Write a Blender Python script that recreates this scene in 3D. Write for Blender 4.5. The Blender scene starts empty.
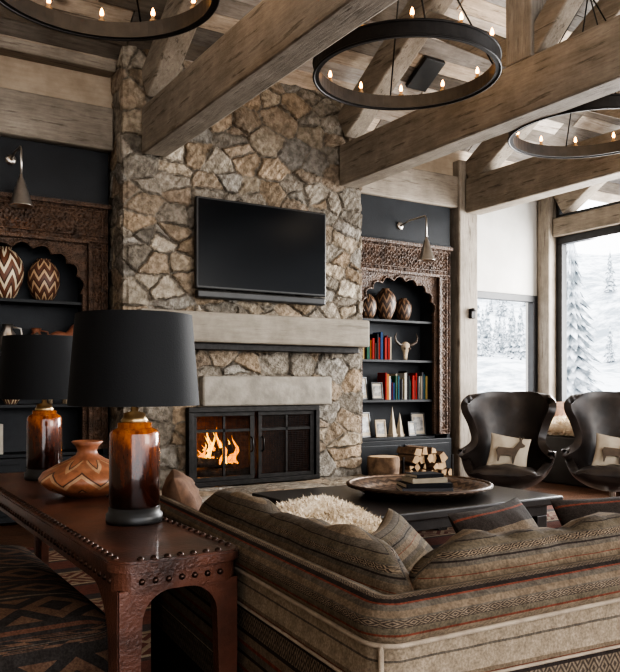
import bpy,bmesh,math,random
import numpy as np
from mathutils import Vector,Matrix
random.seed(7)
rng=np.random.RandomState(5)
C=bpy.context.scene.collection
pi=math.pi
# ------------------------------------------------------------------ materials
def new(name):
    m=bpy.data.materials.new(name);m.use_nodes=True
    return m,m.node_tree,m.node_tree.nodes['Principled BSDF']
def nd(nt,t,**k):
    n=nt.nodes.new(t)
    for a,b in k.items(): setattr(n,a,b)
    return n
def mth(nt,op,a,b=None):
    n=nd(nt,'ShaderNodeMath',operation=op)
    for i,x in enumerate((a,b)):
        if x is None: continue
        if isinstance(x,(int,float)): n.inputs[i].default_value=x
        else: nt.links.new(x,n.inputs[i])
    return n.outputs[0]
def c4(c): return (c[0],c[1],c[2],1)
def ramp(nt,fac,stops,interp='LINEAR'):
    stops=list(stops)
    while len(stops)>31: del stops[1]
    r=nd(nt,'ShaderNodeValToRGB');r.color_ramp.interpolation=interp
    e=r.color_ramp.elements
    while len(e)>1: e.remove(e[-1])
    e[0].position=stops[0][0];e[0].color=c4(stops[0][1])
    for p,c in stops[1:]:
        x=e.new(p);x.color=c4(c)
    nt.links.new(fac,r.inputs[0]);return r.outputs[0]
def mix(nt,fac,a,b,bt='MIX'):
    n=nd(nt,'ShaderNodeMix',data_type='RGBA',blend_type=bt)
    if isinstance(fac,(int,float)): n.inputs[0].default_value=fac
    else: nt.links.new(fac,n.inputs[0])
    for i,x in ((6,a),(7,b)):
        if isinstance(x,tuple): n.inputs[i].default_value=c4(x)
        else: nt.links.new(x,n.inputs[i])
    return n.outputs[2]
def coords(nt,sc=(1,1,1),kind='Object'):
    t=nd(nt,'ShaderNodeTexCoord');mp=nd(nt,'ShaderNodeMapping')
    mp.inputs['Scale'].default_value=sc
    nt.links.new(t.outputs[kind],mp.inputs[0]);return mp.outputs[0]
def noise(nt,vec,scale,detail=5,rough=.55):
    n=nd(nt,'ShaderNodeTexNoise');n.inputs['Scale'].default_value=scale
    n.inputs['Detail'].default_value=detail;n.inputs['Roughness'].default_value=rough
    nt.links.new(vec,n.inputs['Vector']);return n.outputs[0]
def bumpn(nt,b,h,s,d=.01):
    n=nd(nt,'ShaderNodeBump');n.inputs['Strength'].default_value=s;n.inputs['Distance'].default_value=d
    nt.links.new(h,n.inputs['Height']);nt.links.new(n.outputs[0],b.inputs['Normal'])
def NM(name,c1,c2=None,sc=(1,1,1),scale=8,rough=.6,metal=0,bump=.15,bscale=60,attr=False,coat=0,lo=.35,hi=.65,bd=.01,spec=None):
    m,nt,b=new(name)
    if c2 is None: c2=tuple(x*.75 for x in c1)
    v=coords(nt,sc)
    col=ramp(nt,noise(nt,v,scale),[(lo,c1),(hi,c2)])
    if attr:
        a=nd(nt,'ShaderNodeAttribute',attribute_name='Col')
        col=mix(nt,1.0,col,a.outputs[0],'MULTIPLY')
    nt.links.new(col,b.inputs['Base Color'])
    b.inputs['Roughness'].default_value=rough;b.inputs['Metallic'].default_value=metal
    b.inputs['Coat Weight'].default_value=coat
    if spec is not None: b.inputs['Specular IOR Level'].default_value=spec
    if bump: bumpn(nt,b,noise(nt,v,bscale,4),bump,bd)
    return m
def wood(name,c1,c2,axis=0,rough=.75,attr=False,s=1.0,bump=.5,gr=.66,ck=.65):
    sc=[9*s,9*s,9*s];sc[axis]=.9*s
    m,nt,b=new(name);v=coords(nt,tuple(sc))
    n1=noise(nt,v,1.3,8,.65);n2=noise(nt,v,7,6,.7)
    sc2=[26*s,26*s,26*s];sc2[axis]=2.4*s
    n3=noise(nt,coords(nt,tuple(sc2)),1.0,5,.65)
    col=ramp(nt,n1,[(.28,c1),(.5,tuple((x+y)/2 for x,y in zip(c1,c2))),(.72,c2)])
    col=mix(nt,.6,col,ramp(nt,n2,[(.35,(gr,gr*.97,gr*.94)),(.6,(1,1,1))]),'MULTIPLY')
    col=mix(nt,ck,col,ramp(nt,n3,[(.33,(.3,.28,.26)),(.42,(1,1,1))]),'MULTIPLY')
    col=mix(nt,.7,col,ramp(nt,noise(nt,coords(nt),3.2,7,.65),[(.35,(.60,.58,.56)),(.62,(1,1,1))]),'MULTIPLY')
    vo=nd(nt,'ShaderNodeTexVoronoi');vo.inputs['Scale'].default_value=1.0
    k=[2.6,2.6,2.6];k[axis]=1.5;nt.links.new(coords(nt,tuple(k)),vo.inputs['Vector'])
    col=mix(nt,.7,col,ramp(nt,vo.outputs['Distance'],[(.05,(.25,.2,.17)),(.11,(1,1,1))]),'MULTIPLY')
    if attr:
        a=nd(nt,'ShaderNodeAttribute',attribute_name='Col')
        col=mix(nt,1.0,col,a.outputs[0],'MULTIPLY')
    nt.links.new(col,b.inputs['Base Color']);b.inputs['Roughness'].default_value=rough
    b.inputs['Specular IOR Level'].default_value=.2
    bumpn(nt,b,mth(nt,'ADD',n2,mth(nt,'MULTIPLY',mth(nt,'MINIMUM',n3,.42),4)),bump,.01);return m
def emis(name,c,s,base=None):
    m,nt,b=new(name);b.inputs['Base Color'].default_value=c4(base or c)
    b.inputs['Specular IOR Level'].default_value=0
    b.inputs['Emission Color'].default_value=c4(c);b.inputs['Emission Strength'].default_value=s
    return m
def uvxy(nt):
    t=nd(nt,'ShaderNodeTexCoord');s=nd(nt,'ShaderNodeSeparateXYZ')
    nt.links.new(t.outputs['UV'],s.inputs[0]);return s.outputs[0],s.outputs[1]
def stripes(name,stops,period,bands=(),rough=.9,mot=((.05,.03,.025),(.45,.36,.26)),k=9,rep=1.5):
    m,nt,b=new(name);u,v=uvxy(nt)
    f=mth(nt,'FRACT',mth(nt,'DIVIDE',v,period))
    col=ramp(nt,f,stops,'CONSTANT')
    for (p0,p1) in bands:
        tri=mth(nt,'MULTIPLY',mth(nt,'ABSOLUTE',mth(nt,'SUBTRACT',mth(nt,'FRACT',mth(nt,'MULTIPLY',u,k)),.5)),2)
        t=mth(nt,'DIVIDE',mth(nt,'SUBTRACT',f,p0),(p1-p0))
        dia=mth(nt,'ADD',tri,mth(nt,'MULTIPLY',mth(nt,'ABSOLUTE',mth(nt,'SUBTRACT',t,.5)),2))
        z=mth(nt,'GREATER_THAN',mth(nt,'FRACT',mth(nt,'MULTIPLY',dia,rep)),.5)
        ins=mth(nt,'MULTIPLY',mth(nt,'GREATER_THAN',t,0),mth(nt,'LESS_THAN',t,1))
        col=mix(nt,ins,col,mix(nt,z,mot[0],mot[1]))
    vv=coords(nt,(1,1,1));w=noise(nt,vv,170,3);w2=noise(nt,vv,35,4)
    col=mix(nt,.6,col,ramp(nt,w,[(.38,(.45,.45,.45)),(.62,(1.0,1.0,1.0))]),'MULTIPLY')
    col=mix(nt,.6,col,ramp(nt,w2,[(.38,(.6,.57,.54)),(.62,(1.0,1.0,1.0))]),'MULTIPLY')
    nt.links.new(col,b.inputs['Base Color']);b.inputs['Roughness'].default_value=rough
    b.inputs['Specular IOR Level'].default_value=.15
    bumpn(nt,b,w,.4,.003);return m
def zigzag(name,ca,cb,n=7,k=9,amp=.9,rough=.5):
    m,nt,b=new(name);u,v=uvxy(nt)
    tri=mth(nt,'ABSOLUTE',mth(nt,'SUBTRACT',mth(nt,'FRACT',mth(nt,'MULTIPLY',u,n)),.5))
    f=mth(nt,'FRACT',mth(nt,'ADD',mth(nt,'MULTIPLY',v,k),mth(nt,'MULTIPLY',tri,amp*2)))
    col=ramp(nt,f,[(0,ca),(.45,cb),(.8,tuple(x*.4 for x in ca))],'CONSTANT')
    nt.links.new(col,b.inputs['Base Color']);b.inputs['Roughness'].default_value=rough
    return m
M={}
BA,BB=(.345,.300,.245),(.245,.21,.170)
M['beam_y']=wood('aged_timber_y',BA,BB,1)
M['beam_x']=wood('aged_timber_x',(.36,.315,.262),(.26,.226,.186),0)
M['beam_z']=wood('aged_timber_z',(.35,.31,.262),(.255,.225,.188),2)
M['mantel']=wood('weathered_mantel',(.33,.300,.252),(.25,.226,.188),0,s=.6,gr=.8,bump=.4,ck=.4)
M['plank']=wood('ceiling_planks',(.80,.73,.66),(.44,.385,.33),0,attr=True)
M['wallwood']=wood('wall_boards',(.46,.385,.30),(.39,.32,.245),0,bump=.15,s=.6,gr=.85,ck=.15)
m,nt,b=new('carved_walnut');v=coords(nt)
vo=nd(nt,'ShaderNodeTexVoronoi');vo.inputs['Scale'].default_value=60;nt.links.new(v,vo.inputs['Vector'])
hh=mth(nt,'ADD',mth(nt,'MULTIPLY',vo.outputs['Distance'],1.2),noise(nt,v,80,4))
nt.links.new(mix(nt,1.0,ramp(nt,noise(nt,v,10),[(.35,(.115,.066,.041)),(.65,(.048,.028,.018))]),ramp(nt,vo.outputs['Distance'],[(.1,(.45,.42,.4)),(.5,(1,1,1))]),'MULTIPLY'),b.inputs['Base Color'])
b.inputs['Roughness'].default_value=.5;bumpn(nt,b,hh,.8,.010);M['carved']=m
M['bluewood']=NM('blue_black_paint',(.012,.014,.017),(.008,.009,.011),scale=4,rough=.5,bump=.15,spec=.3)
M['niche']=NM('niche_blue',(.030,.033,.038),(.018,.020,.024),scale=4,rough=.7)
M['stone']=NM('ledge_stone',(1.12,1.09,1.06),(.62,.59,.56),scale=18,rough=.9,bump=.8,bscale=45,attr=True,bd=.022,lo=.38,hi=.62,spec=.15)
M['slab']=NM('cut_stone_slab',(.30,.275,.235),(.20,.183,.155),scale=7,rough=.85,bump=.5,bscale=22)
M['plaster']=NM('plaster',(.47,.455,.43),(.41,.395,.37),scale=3,rough=.9,bump=.1)
M['iron']=NM('black_iron',(.028,.026,.025),(.015,.014,.013),scale=20,rough=.45,metal=.7,bump=.2)
M['bronze']=NM('dark_iron',(.026,.022,.020),(.014,.012,.011),scale=12,rough=.55,metal=.4,bump=.1)
M['frame']=NM('dark_window_frame',(.02,.02,.022),(.012,.012,.013),rough=.5,bump=0)
M['floor']=wood('floor_boards',(.14,.07,.04),(.06,.03,.018),0,rough=.35)
M['screen']=NM('tv_glass',(.006,.007,.009),(.004,.005,.006),rough=.22,bump=0,scale=1,spec=.12)
M['blackplastic']=NM('black_plastic',(.02,.02,.02),(.012,.012,.012),rough=.4,bump=0)
M['leather_red']=NM('worn_brown_leather',(.125,.050,.032),(.038,.018,.013),scale=7,rough=.30,bump=.25,bscale=120,coat=.12)
M['leather_blk']=NM('black_leather',(.045,.034,.029),(.020,.016,.015),scale=7,rough=.38,bump=.35,bscale=14,coat=.08)
M['stud']=NM('dark_stud',(.07,.04,.03),(.035,.022,.018),rough=.35,metal=.8,bump=0)
M['shade']=NM('black_shade',(.007,.0075,.0085),(.005,.0052,.006),scale=3,rough=.7,bump=.1,bscale=200,spec=.3)
M['shadein']=NM('gold_shade_lining',(.5,.36,.18),(.4,.28,.14),rough=.5,bump=0)
M['brass']=NM('aged_brass',(.5,.38,.22),(.35,.25,.14),rough=.3,metal=.9,bump=0)
M['nickel']=NM('satin_nickel',(.5,.46,.42),(.38,.35,.31),rough=.3,metal=.9,bump=0)
M['paper']=NM('paper',(.5,.45,.37),(.4,.36,.29),rough=.8,bump=0)
M['cream']=NM('cream_linen',(.48,.42,.33),(.38,.32,.25),scale=5,rough=.9,bump=.3,bscale=200)
M['piping']=NM('taupe_piping',(.33,.27,.205),(.25,.2,.15),scale=30,rough=.9,bump=.3,bscale=200)
M['fur']=NM('sheepskin',(.76,.66,.52),(.54,.44,.32),scale=12,rough=1,bump=0)
M['darktable']=NM('ebonised_table',(.03,.027,.026),(.016,.014,.013),scale=6,rough=.28,bump=.1)
M['brick']=NM('fire_brick',(.17,.075,.04),(.07,.032,.019),scale=18,rough=.9,bump=.6)
M['bark']=NM('log_bark',(.20,.13,.08),(.09,.055,.035),scale=14,rough=.9,bump=.6,bscale=30)
M['logend']=NM('log_end',(.46,.32,.18),(.31,.20,.105),scale=12,rough=.8,bump=.3)
M['char']=NM('charred_log',(.05,.03,.02),(.01,.008,.006),scale=14,rough=.9,bump=.6)
M['fir']=NM('snowy_fir',(.20,.23,.25),(.80,.83,.87),scale=2.6,rough=.9,bump=0,lo=.42,hi=.60)
M['bulb']=emis('warm_bulb',(1,.42,.10),16)
M['flame']=emis('flame',(1,.30,.02),1.7,(.1,.02,0))
M['flame2']=emis('flame_core',(1,.52,.07),2.4,(.1,.03,0))
M['candle']=NM('candle_sleeve',(.35,.24,.13),(.25,.16,.09),rough=.5,bump=0)
M['bone']=NM('bone',(.38,.31,.22),(.25,.195,.135),scale=20,rough=.7)
M['horn']=NM('horn',(.1,.07,.05),(.04,.03,.02),rough=.4)
M['white']=NM('white_matte',(.75,.73,.7),(.65,.63,.6),rough=.6,bump=0)
M['photo']=NM('photo_print',(.35,.33,.3),(.05,.05,.05),scale=16,rough=.4,bump=0)
M['terracotta']=NM('terracotta',(.26,.11,.06),(.17,.065,.04),scale=10,rough=.55)
M['browncloth']=NM('brown_cloth',(.16,.09,.055),(.1,.055,.035),scale=30,rough=.9,bump=.3,bscale=200)
M['basketA']=zigzag('woven_zigzag_brown',(.14,.055,.03),(.66,.56,.40),7,7,1.0)
M['basketB']=zigzag('woven_zigzag_light',(.11,.045,.028),(.45,.32,.2),9,10,.8)
M['basketC']=zigzag('woven_zigzag_dark',(.045,.025,.017),(.20,.12,.07),9,9,.8)
m,nt,b=new('engraved_tray');u,v=uvxy(nt);vc=coords(nt)
sx=nd(nt,'ShaderNodeSeparateXYZ');nt.links.new(vc,sx.inputs[0])
rad=mth(nt,'SQRT',mth(nt,'ADD',mth(nt,'MULTIPLY',sx.outputs[0],sx.outputs[0]),mth(nt,'MULTIPLY',sx.outputs[1],sx.outputs[1])))
pet=mth(nt,'ABSOLUTE',mth(nt,'SUBTRACT',mth(nt,'FRACT',mth(nt,'MULTIPLY',u,28)),.5))
f=mth(nt,'FRACT',mth(nt,'ADD',mth(nt,'MULTIPLY',rad,16),pet))
nt.links.new(mix(nt,.6,ramp(nt,f,[(0,(.24,.165,.115)),(.45,(.24,.165,.115)),(.55,(.07,.045,.033)),(.95,(.10,.065,.045))]),ramp(nt,noise(nt,vc,30,5),[(.35,(.5,.5,.5)),(.65,(1,1,1))]),'MULTIPLY'),b.inputs['Base Color'])
b.inputs['Metallic'].default_value=.45;b.inputs['Roughness'].default_value=.42;bumpn(nt,b,f,.5,.006);M['copper']=m
m,nt,b=new('snow_mountain');v=coords(nt)
n=noise(nt,coords(nt,(1,1,.5)),.35,9,.75);n2=noise(nt,v,.05,3)
f=mth(nt,'ADD',n,mth(nt,'MULTIPLY',mth(nt,'SUBTRACT',n2,.5),.5))
nt.links.new(ramp(nt,f,[(.40,(.28,.32,.36)),(.47,(.52,.56,.60)),(.56,(.80,.83,.86))]),b.inputs['Base Color'])
b.inputs['Roughness'].default_value=.9
M['snow']=m
m,nt,b=new('amber_glaze')
s=nd(nt,'ShaderNodeSeparateXYZ');nt.links.new(coords(nt),s.inputs[0])
n=noise(nt,coords(nt,(12,12,3.5)),3,7,.7)
f=mth(nt,'ADD',mth(nt,'MULTIPLY',s.outputs[2],2.6),mth(nt,'MULTIPLY',mth(nt,'SUBTRACT',n,.5),1.0))
nt.links.new(ramp(nt,f,[(.10,(.008,.003,.002)),(.38,(.026,.006,.003)),(.58,(.085,.018,.005)),(.74,(.27,.07,.012)),(.86,(.36,.12,.025)),(.98,(.10,.033,.012))]),b.inputs['Base Color'])
b.inputs['Roughness'].default_value=.14;b.inputs['Coat Weight'].default_value=.3
M['amber']=m
m,nt,b=new('painted_pottery');u,v=uvxy(nt)
tri=mth(nt,'ABSOLUTE',mth(nt,'SUBTRACT',mth(nt,'FRACT',mth(nt,'MULTIPLY',u,8)),.5))
f=mth(nt,'FRACT',mth(nt,'ADD',mth(nt,'MULTIPLY',v,16),mth(nt,'MULTIPLY',tri,1.6)))
pat=ramp(nt,f,[(0,(.33,.13,.065)),(.4,(.48,.3,.18)),(.62,(.08,.035,.022)),(.72,(.36,.15,.075))],'CONSTANT')
inb=mth(nt,'MULTIPLY',mth(nt,'GREATER_THAN',v,.03),mth(nt,'LESS_THAN',v,.145))
col=mix(nt,inb,(.32,.13,.07),pat)
col=mix(nt,.6,col,ramp(nt,noise(nt,coords(nt),25,5),[(.4,(.45,.4,.37)),(.6,(1,1,1))]),'MULTIPLY')
nt.links.new(col,b.inputs['Base Color']);b.inputs['Roughness'].default_value=.4
M['pottery']=m
T=(.185,.140,.098);DK=(.038,.029,.025);RD=(.19,.058,.036);CR=(.34,.27,.195);GY=(.125,.105,.083);BE=(.30,.242,.178);OL=(.135,.110,.078);T2=(.22,.17,.12)
L=1.2
def sp(*a): return [(v/L,c) for v,c in a]
M['sofa']=stripes('kilim_upholstery',sp((0,DK),(.25,DK),(.33,CR),(.336,GY),(.36,RD),(.366,T),(.40,DK),(.41,GY),(.43,RD),(.436,T),(.46,DK),(.53,CR),(.534,RD),(.540,T),(.550,BE),(.592,GY),(.596,BE),(.625,DK),(.632,T2),(.655,RD),(.66,OL),(.672,DK),(.676,GY),(.69,CR),(.693,T),(.705,GY),(.72,RD),(.725,DK),(.736,T2),(.755,RD),(.759,GY)),L,((.25/L,.33/L),(.475/L,.525/L),(.676/L,.69/L),(.738/L,.753/L)),mot=((.07,.053,.042),(.20,.155,.112)),k=30)
M['cushion']=stripes('kilim_cushion',[(0,T),(.03,GY),(.06,T2),(.09,OL),(.13,RD),(.137,GY),(.17,T2),(.2,T),(.25,DK),(.256,OL),(.28,GY),(.3,CR),(.305,DK),(.35,CR),(.355,T),(.39,OL),(.43,GY),(.45,T2),(.47,OL),(.5,GY),(.52,T2),(.56,RD),(.566,T),(.60,GY),(.62,DK),(.626,GY),(.67,OL),(.7,DK),(.706,GY),(.74,T2),(.78,T)],.5,((.305,.35),(.64,.665),(.16,.185)),k=32,mot=((.05,.037,.03),(.24,.185,.13)))
M['cushion2']=stripes('kilim_dark',[(0,(.05,.04,.035)),(.2,RD),(.23,(.06,.05,.045)),(.5,CR),(.53,(.05,.04,.035)),(.75,(.03,.03,.03)),(.8,T)],.3,((.55,.75),),k=14)
M['ottoman']=stripes('ottoman_kilim',[(0,(.05,.043,.039)),(.05,(.15,.075,.05)),(.08,(.05,.043,.039)),(.56,(.18,.14,.105)),(.59,(.05,.043,.039))],.40,((.12,.52),(.66,.94)),k=5,rep=1.0,mot=((.045,.039,.036),(.15,.09,.06)))
M['rug']=stripes('rug_wool',[(0,(.12,.045,.033)),(.3,(.07,.045,.04)),(.36,(.30,.25,.18)),(.4,(.10,.04,.03)),(.8,(.22,.17,.12)),(.85,(.05,.04,.04))],.7,((.42,.78),),k=4,mot=((.11,.04,.03),(.24,.18,.13)))
# ------------------------------------------------------------------ geometry builder
class G:
    def __init__(s): s.v=[];s.f=[];s.mi=[];s.sm=[];s.uv=[];s.col=[]
    def add(s,vs,fs,X=None,mi=0,sm=False,uv=None,col=None):
        o=len(s.v)
        for p in vs:
            p=Vector(p)
            s.v.append(tuple(X@p) if X is not None else tuple(p))
        for f in fs:
            s.f.append([i+o for i in f]);s.mi.append(mi);s.sm.append(sm)
            s.uv.append([uv[i] for i in f] if uv else [(0,0)]*len(f));s.col.append(col or (1,1,1))
        return s
    def bm(s,bm,X=None,mi=0,sm=False,col=None):
        bm.verts.index_update()
        s.add([v.co.copy() for v in bm.verts],[[v.index for v in f.verts] for f in bm.faces],X,mi,sm,None,col);bm.free();return s
    def box(s,x0,x1,y0,y1,z0,z1,bev=0,mi=0,X=None,col=None,seg=2):
        b=bmesh.new();bmesh.ops.create_cube(b,size=1)
        for v in b.verts: v.co=Vector(((x0+x1)/2+v.co.x*(x1-x0),(y0+y1)/2+v.co.y*(y1-y0),(z0+z1)/2+v.co.z*(z1-z0)))
        if bev: bmesh.ops.bevel(b,geom=list(b.edges),offset=bev,segments=seg,profile=.5,affect='EDGES')
        return s.bm(b,X,mi,False,col)
    def lathe(s,prof,n=32,X=None,mi=0,sm=True,ang=2*pi):
        vs=[];uv=[];fs=[]
        for j,(r,z) in enumerate(prof):
            for i in range(n+1):
                a=ang*i/n;vs.append((r*math.cos(a),r*math.sin(a),z));uv.append((i/n,z))
        for j in range(len(prof)-1):
            for i in range(n):
                a=j*(n+1)+i;fs.append([a,a+1,a+n+2,a+n+1])
        return s.add(vs,fs,X,mi,sm,uv)
    def tube(s,pts,r,n=8,mi=0,closed=False,X=None,sm=True):
        pts=[Vector(p) for p in pts];k=len(pts)
        rs=r if isinstance(r,(list,tuple)) else [r]*k
        vs=[];fs=[];prev=None
        for i,p in enumerate(pts):
            if closed: d=pts[(i+1)%k]-pts[i-1]
            else: d=pts[min(i+1,k-1)]-pts[max(i-1,0)]
            d.normalize()
            if prev is None:
                a=Vector((0,0,1)) if abs(d.z)<.9 else Vector((1,0,0));nn=d.cross(a).normalized()
            else:
                nn=(prev-d*prev.dot(d));nn.normalize()
            prev=nn;bb=d.cross(nn)
            for j in range(n):
                t=2*pi*j/n;vs.append(p+(nn*math.cos(t)+bb*math.sin(t))*rs[i])
        for i in range(k if closed else k-1):
            for j in range(n):
                a=i*n+j;b_=i*n+(j+1)%n;c=((i+1)%k)*n+(j+1)%n;d=((i+1)%k)*n+j
                fs.append([a,b_,c,d])
        if not closed: fs.append(list(range(n))[::-1]);fs.append([(k-1)*n+j for j in range(n)])
        return s.add(vs,fs,X,mi,sm)
    def grid(s,nu,nv,fn,X=None,mi=0,sm=True,col=None):
        vs=[];uv=[];fs=[]
        for i in range(nu+1):
            for j in range(nv+1):
                p,q=fn(i/nu,j/nv);vs.append(p);uv.append(q)
        for i in range(nu):
            for j in range(nv):
                a=i*(nv+1)+j;fs.append([a,a+nv+1,a+nv+2,a+1])
        return s.add(vs,fs,X,mi,sm,uv,col)
    def prism(s,poly,d0,d1,plane='xz',X=None,mi=0,sm=False):
        b=bmesh.new()
        def P(p,d): return (p[0],d,p[1]) if plane=='xz' else ((d,p[0],p[1]) if plane=='yz' else (p[0],p[1],d))
        vs=[b.verts.new(P(p,d0)) for p in poly];f=b.faces.new(vs)
        r=bmesh.ops.extrude_face_region(b,geom=[f]);off=Vector(P((0,0),d1-d0))
        for e in r['geom']:
            if isinstance(e,bmesh.types.BMVert): e.co+=off
        bmesh.ops.triangulate(b,faces=[f for f in b.faces if len(f.verts)>4])
        return s.bm(b,X,mi,sm)
    def pillow(s,w,h,t,X=None,mi=0,n=14,pw=.42,pinch=.07,sag=0,uo=.3):
        for sg in (1,-1):
            def pos(a,c,sg=sg):
                u=math.sin((a*2-1)*pi/2);v=math.sin((c*2-1)*pi/2)
                z=sg*t/2*max(0,(1-u*u)*(1-v*v))**pw
                z+=(.009*math.sin(u*9+v*4)+.006*math.sin(v*11-u*5))*(1-u*u)*(1-v*v)
                dip=(sag*abs(u)**2.5+.010*math.sin(u*5+w*9)*(sag>0))*max(0,v)
                return (u*w/2*(1-pinch*(1-v*v)),z,v*h/2*(1-pinch*(1-u*u))-dip),(u*w/2+uo,v*h/2+h/2+sg*.02)
            s.grid(n,n,pos,X,mi)
        return s
    def bolster(s,w,h,t,X=None,mi=0,n=36,m=32,uo=.3,sag=.02):
        def fn(a,c):
            u=math.sin((a*2-1)*pi/2);th=2*pi*c
            k=max(0,1-abs(u)**4)**.45
            cx,cz=math.cos(th),math.sin(th)
            y=math.copysign(abs(cx)**.8,cx)*t/2*(.25+.75*k) if k>0 else 0
            z=math.copysign(abs(cz)**.68,cz)*h/2*(.55+.45*k) if k>0 else 0
            wr=.007*math.sin(u*13+th*2)+.005*math.sin(u*23-th*3)
            z+=(-.5*sag*math.cos(u*4.5)-sag*abs(u)**3)*(1 if cz>0 else 0)*abs(cz)+wr*k
            return ((u*w/2,y*(1+wr*2),z),(u*w/2+uo,z+h/2+(.03 if cx>0 else 0)))
        return s.grid(n,m,fn,X,mi)
    def obj(s,name,mats,parent=None,label=None,loc=None,rot=None,merge=False):
        me=bpy.data.meshes.new(name);me.from_pydata(s.v,[],s.f)
        if not isinstance(mats,(list,tuple)): mats=[mats]
        for m in mats: me.materials.append(M[m] if isinstance(m,str) else m)
        me.polygons.foreach_set('material_index',s.mi);me.polygons.foreach_set('use_smooth',s.sm)
        ul=me.uv_layers.new(name='UVMap');ul.data.foreach_set('uv',[x for f in s.uv for p in f for x in p])
        ca=me.color_attributes.new('Col','FLOAT_COLOR','CORNER')
        ca.data.foreach_set('color',[x for f,c in zip(s.f,s.col) for _ in f for x in (c[0],c[1],c[2],1)])
        b=bmesh.new();b.from_mesh(me)
        if merge: bmesh.ops.remove_doubles(b,verts=b.verts,dist=1e-4)
        bmesh.ops.recalc_face_normals(b,faces=b.faces);b.to_mesh(me);b.free()
        me.update()
        o=bpy.data.objects.new(name,me);C.objects.link(o)
        if parent is not None: o.parent=parent
        if loc: o.location=loc
        if rot: o.rotation_euler=rot
        if label: o['label']=label
        return o
    def thing(s,name,label,cat,mats,loc=(0,0,0),rz=0,group=None,rot=None):
        o=s.obj(name,mats,None,label,loc,rot or (0,0,rz));o['category']=cat
        if group: o['group']=group
        return o
    def struct(s,name,mats):
        o=s.obj(name,mats);o['kind']='structure';return o
def thing(name,label,cat,loc=(0,0,0),rz=0,group=None,rot=None):
    e=bpy.data.objects.new(name,None);e.empty_display_size=.1;C.objects.link(e)
    e.location=loc;e.rotation_euler=rot or (0,0,rz);e['label']=label;e['category']=cat
    if group: e['group']=group
    return e
def TR(x,y,z): return Matrix.Translation((x,y,z))
def RX(a): return Matrix.Rotation(a,4,'X')
def RY(a): return Matrix.Rotation(a,4,'Y')
def RZ(a): return Matrix.Rotation(a,4,'Z')
# ------------------------------------------------------------------ camera / world
cam=bpy.data.cameras.new('camera');co=bpy.data.objects.new('camera',cam);C.objects.link(co)
co.location=(0,0,1.2);co.rotation_euler=(pi/2,0,math.radians(-31.8))
cam.sensor_fit='HORIZONTAL';cam.sensor_width=36;cam.lens=45;cam.shift_y=.079;cam.clip_end=500
bpy.context.scene.camera=co
w=bpy.data.worlds.new('World');bpy.context.scene.world=w;w.use_nodes=True
bg=w.node_tree.nodes['Background'];bg.inputs[0].default_value=(.97,.98,1,1);bg.inputs[1].default_value=3.3
def area(name,loc,tgt,sx,sy,e,c):
    l=bpy.data.lights.new(name,'AREA');l.shape='RECTANGLE';l.size=sx;l.size_y=sy;l.energy=e;l.color=c
    o=bpy.data.objects.new(name,l);C.objects.link(o);o.location=loc
    o.rotation_euler=(Vector(tgt)-Vector(loc)).to_track_quat('-Z','Y').to_euler()
def point(name,loc,e,c,r=.05):
    l=bpy.data.lights.new(name,'POINT');l.energy=e;l.color=c;l.shadow_soft_size=r
    o=bpy.data.objects.new(name,l);C.objects.link(o);o.location=loc
area('window_daylight',(8.9,5.2,2.2),(3.5,4.8,1.5),3.2,2.6,600,(1,.985,.96))
area('room_fill_light',(5.5,-2.6,2.6),(3.2,6.5,2.4),3,2,110,(1,.92,.81))  # added fill lamp behind the camera, no fixture stands there
point('fire_light',(3.05,6.95,.5),9,(1,.42,.12),.1)
for i,(x,z) in enumerate(((1.27,3.6),(3.40,3.56),(5.32,3.48))): point('chandelier_glow',(x,4.22,z),13,(1,.72,.45),.3)
# ------------------------------------------------------------------ room shell
def ceilz(y): return 4.2+.6*(6.7-y)
G().box(-4,8.6,-4,7.8,-.1,0).struct('floor','floor')
g=G()
g.box(-4,7.0,7.4,7.6,0,4.3);g.box(7.0,8.25,7.4,7.6,0,.9);g.box(7.0,8.25,7.4,7.6,2.42,4.3);g.box(8.25,8.6,7.4,7.6,0,4.3)
g.struct('wall_back','plaster')
G().box(8.4,8.55,-4,7.4,0,.62).struct('wall_right','plaster')
G().box(-3.2,-3.05,-4,7.4,0,4.6).struct('wall_left_light_block','wallwood')  # unseen wall, added to block flat sky light from the left
g=G();y=7.75
while y>1.0:
    y2=y-.15;x=-4+random.random()*-1.5
    while x<8.8:
        ln=random.uniform(.7,2.2);k=random.choice([.26,.42,.75,1.15,.6,.36,.95]);t=random.uniform(-.05,.10)
        cc=(k*(1+t),k,k*(1-t*1.3));e=random.uniform(0,.018)
        z1=ceilz(y)+e;z2=ceilz(y2)+e;q=.005
        g.add([(x+q,y-q,z1),(x+ln-q,y-q,z1),(x+ln-q,y2+q,z2),(x+q,y2+q,z2),(x+q,y-q,z1+.05),(x+ln-q,y-q,z1+.05),(x+ln-q,y2+q,z2+.05),(x+q,y2+q,z2+.05)],
              [[0,1,2,3],[4,7,6,5],[0,4,5,1],[1,5,6,2],[2,6,7,3],[3,7,4,0]],col=cc)
        x+=ln
    y=y2
g.add([(-5.6,7.8,ceilz(7.8)+.06),(9,7.8,ceilz(7.8)+.06),(9,1,ceilz(1)+.06),(-5.6,1,ceilz(1)+.06)],[[0,1,2,3]],col=(.1,.08,.07))
g.add([(-5.6,1,ceilz(1)+.06),(9,1,ceilz(1)+.06),(9,-4,ceilz(6)+.06),(-5.6,-4,ceilz(6)+.06)],[[0,1,2,3]],col=(.5,.45,.4))
g.struct('ceiling','plank')
G().box(-3,2.22,7.02,7.38,3.72,4.03,.008).struct('trim_1','wallwood')
G().box(-3,2.2,6.93,7.38,3.33,3.72,.02).struct('trim_2','beam_x')
G().box(-3,2.2,6.86,7.3,4.02,4.22,.02).struct('trim_3','beam_x')
G().box(4.83,6.4,6.95,7.38,3.32,3.70,.02).struct('trim_4','beam_x')
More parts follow.
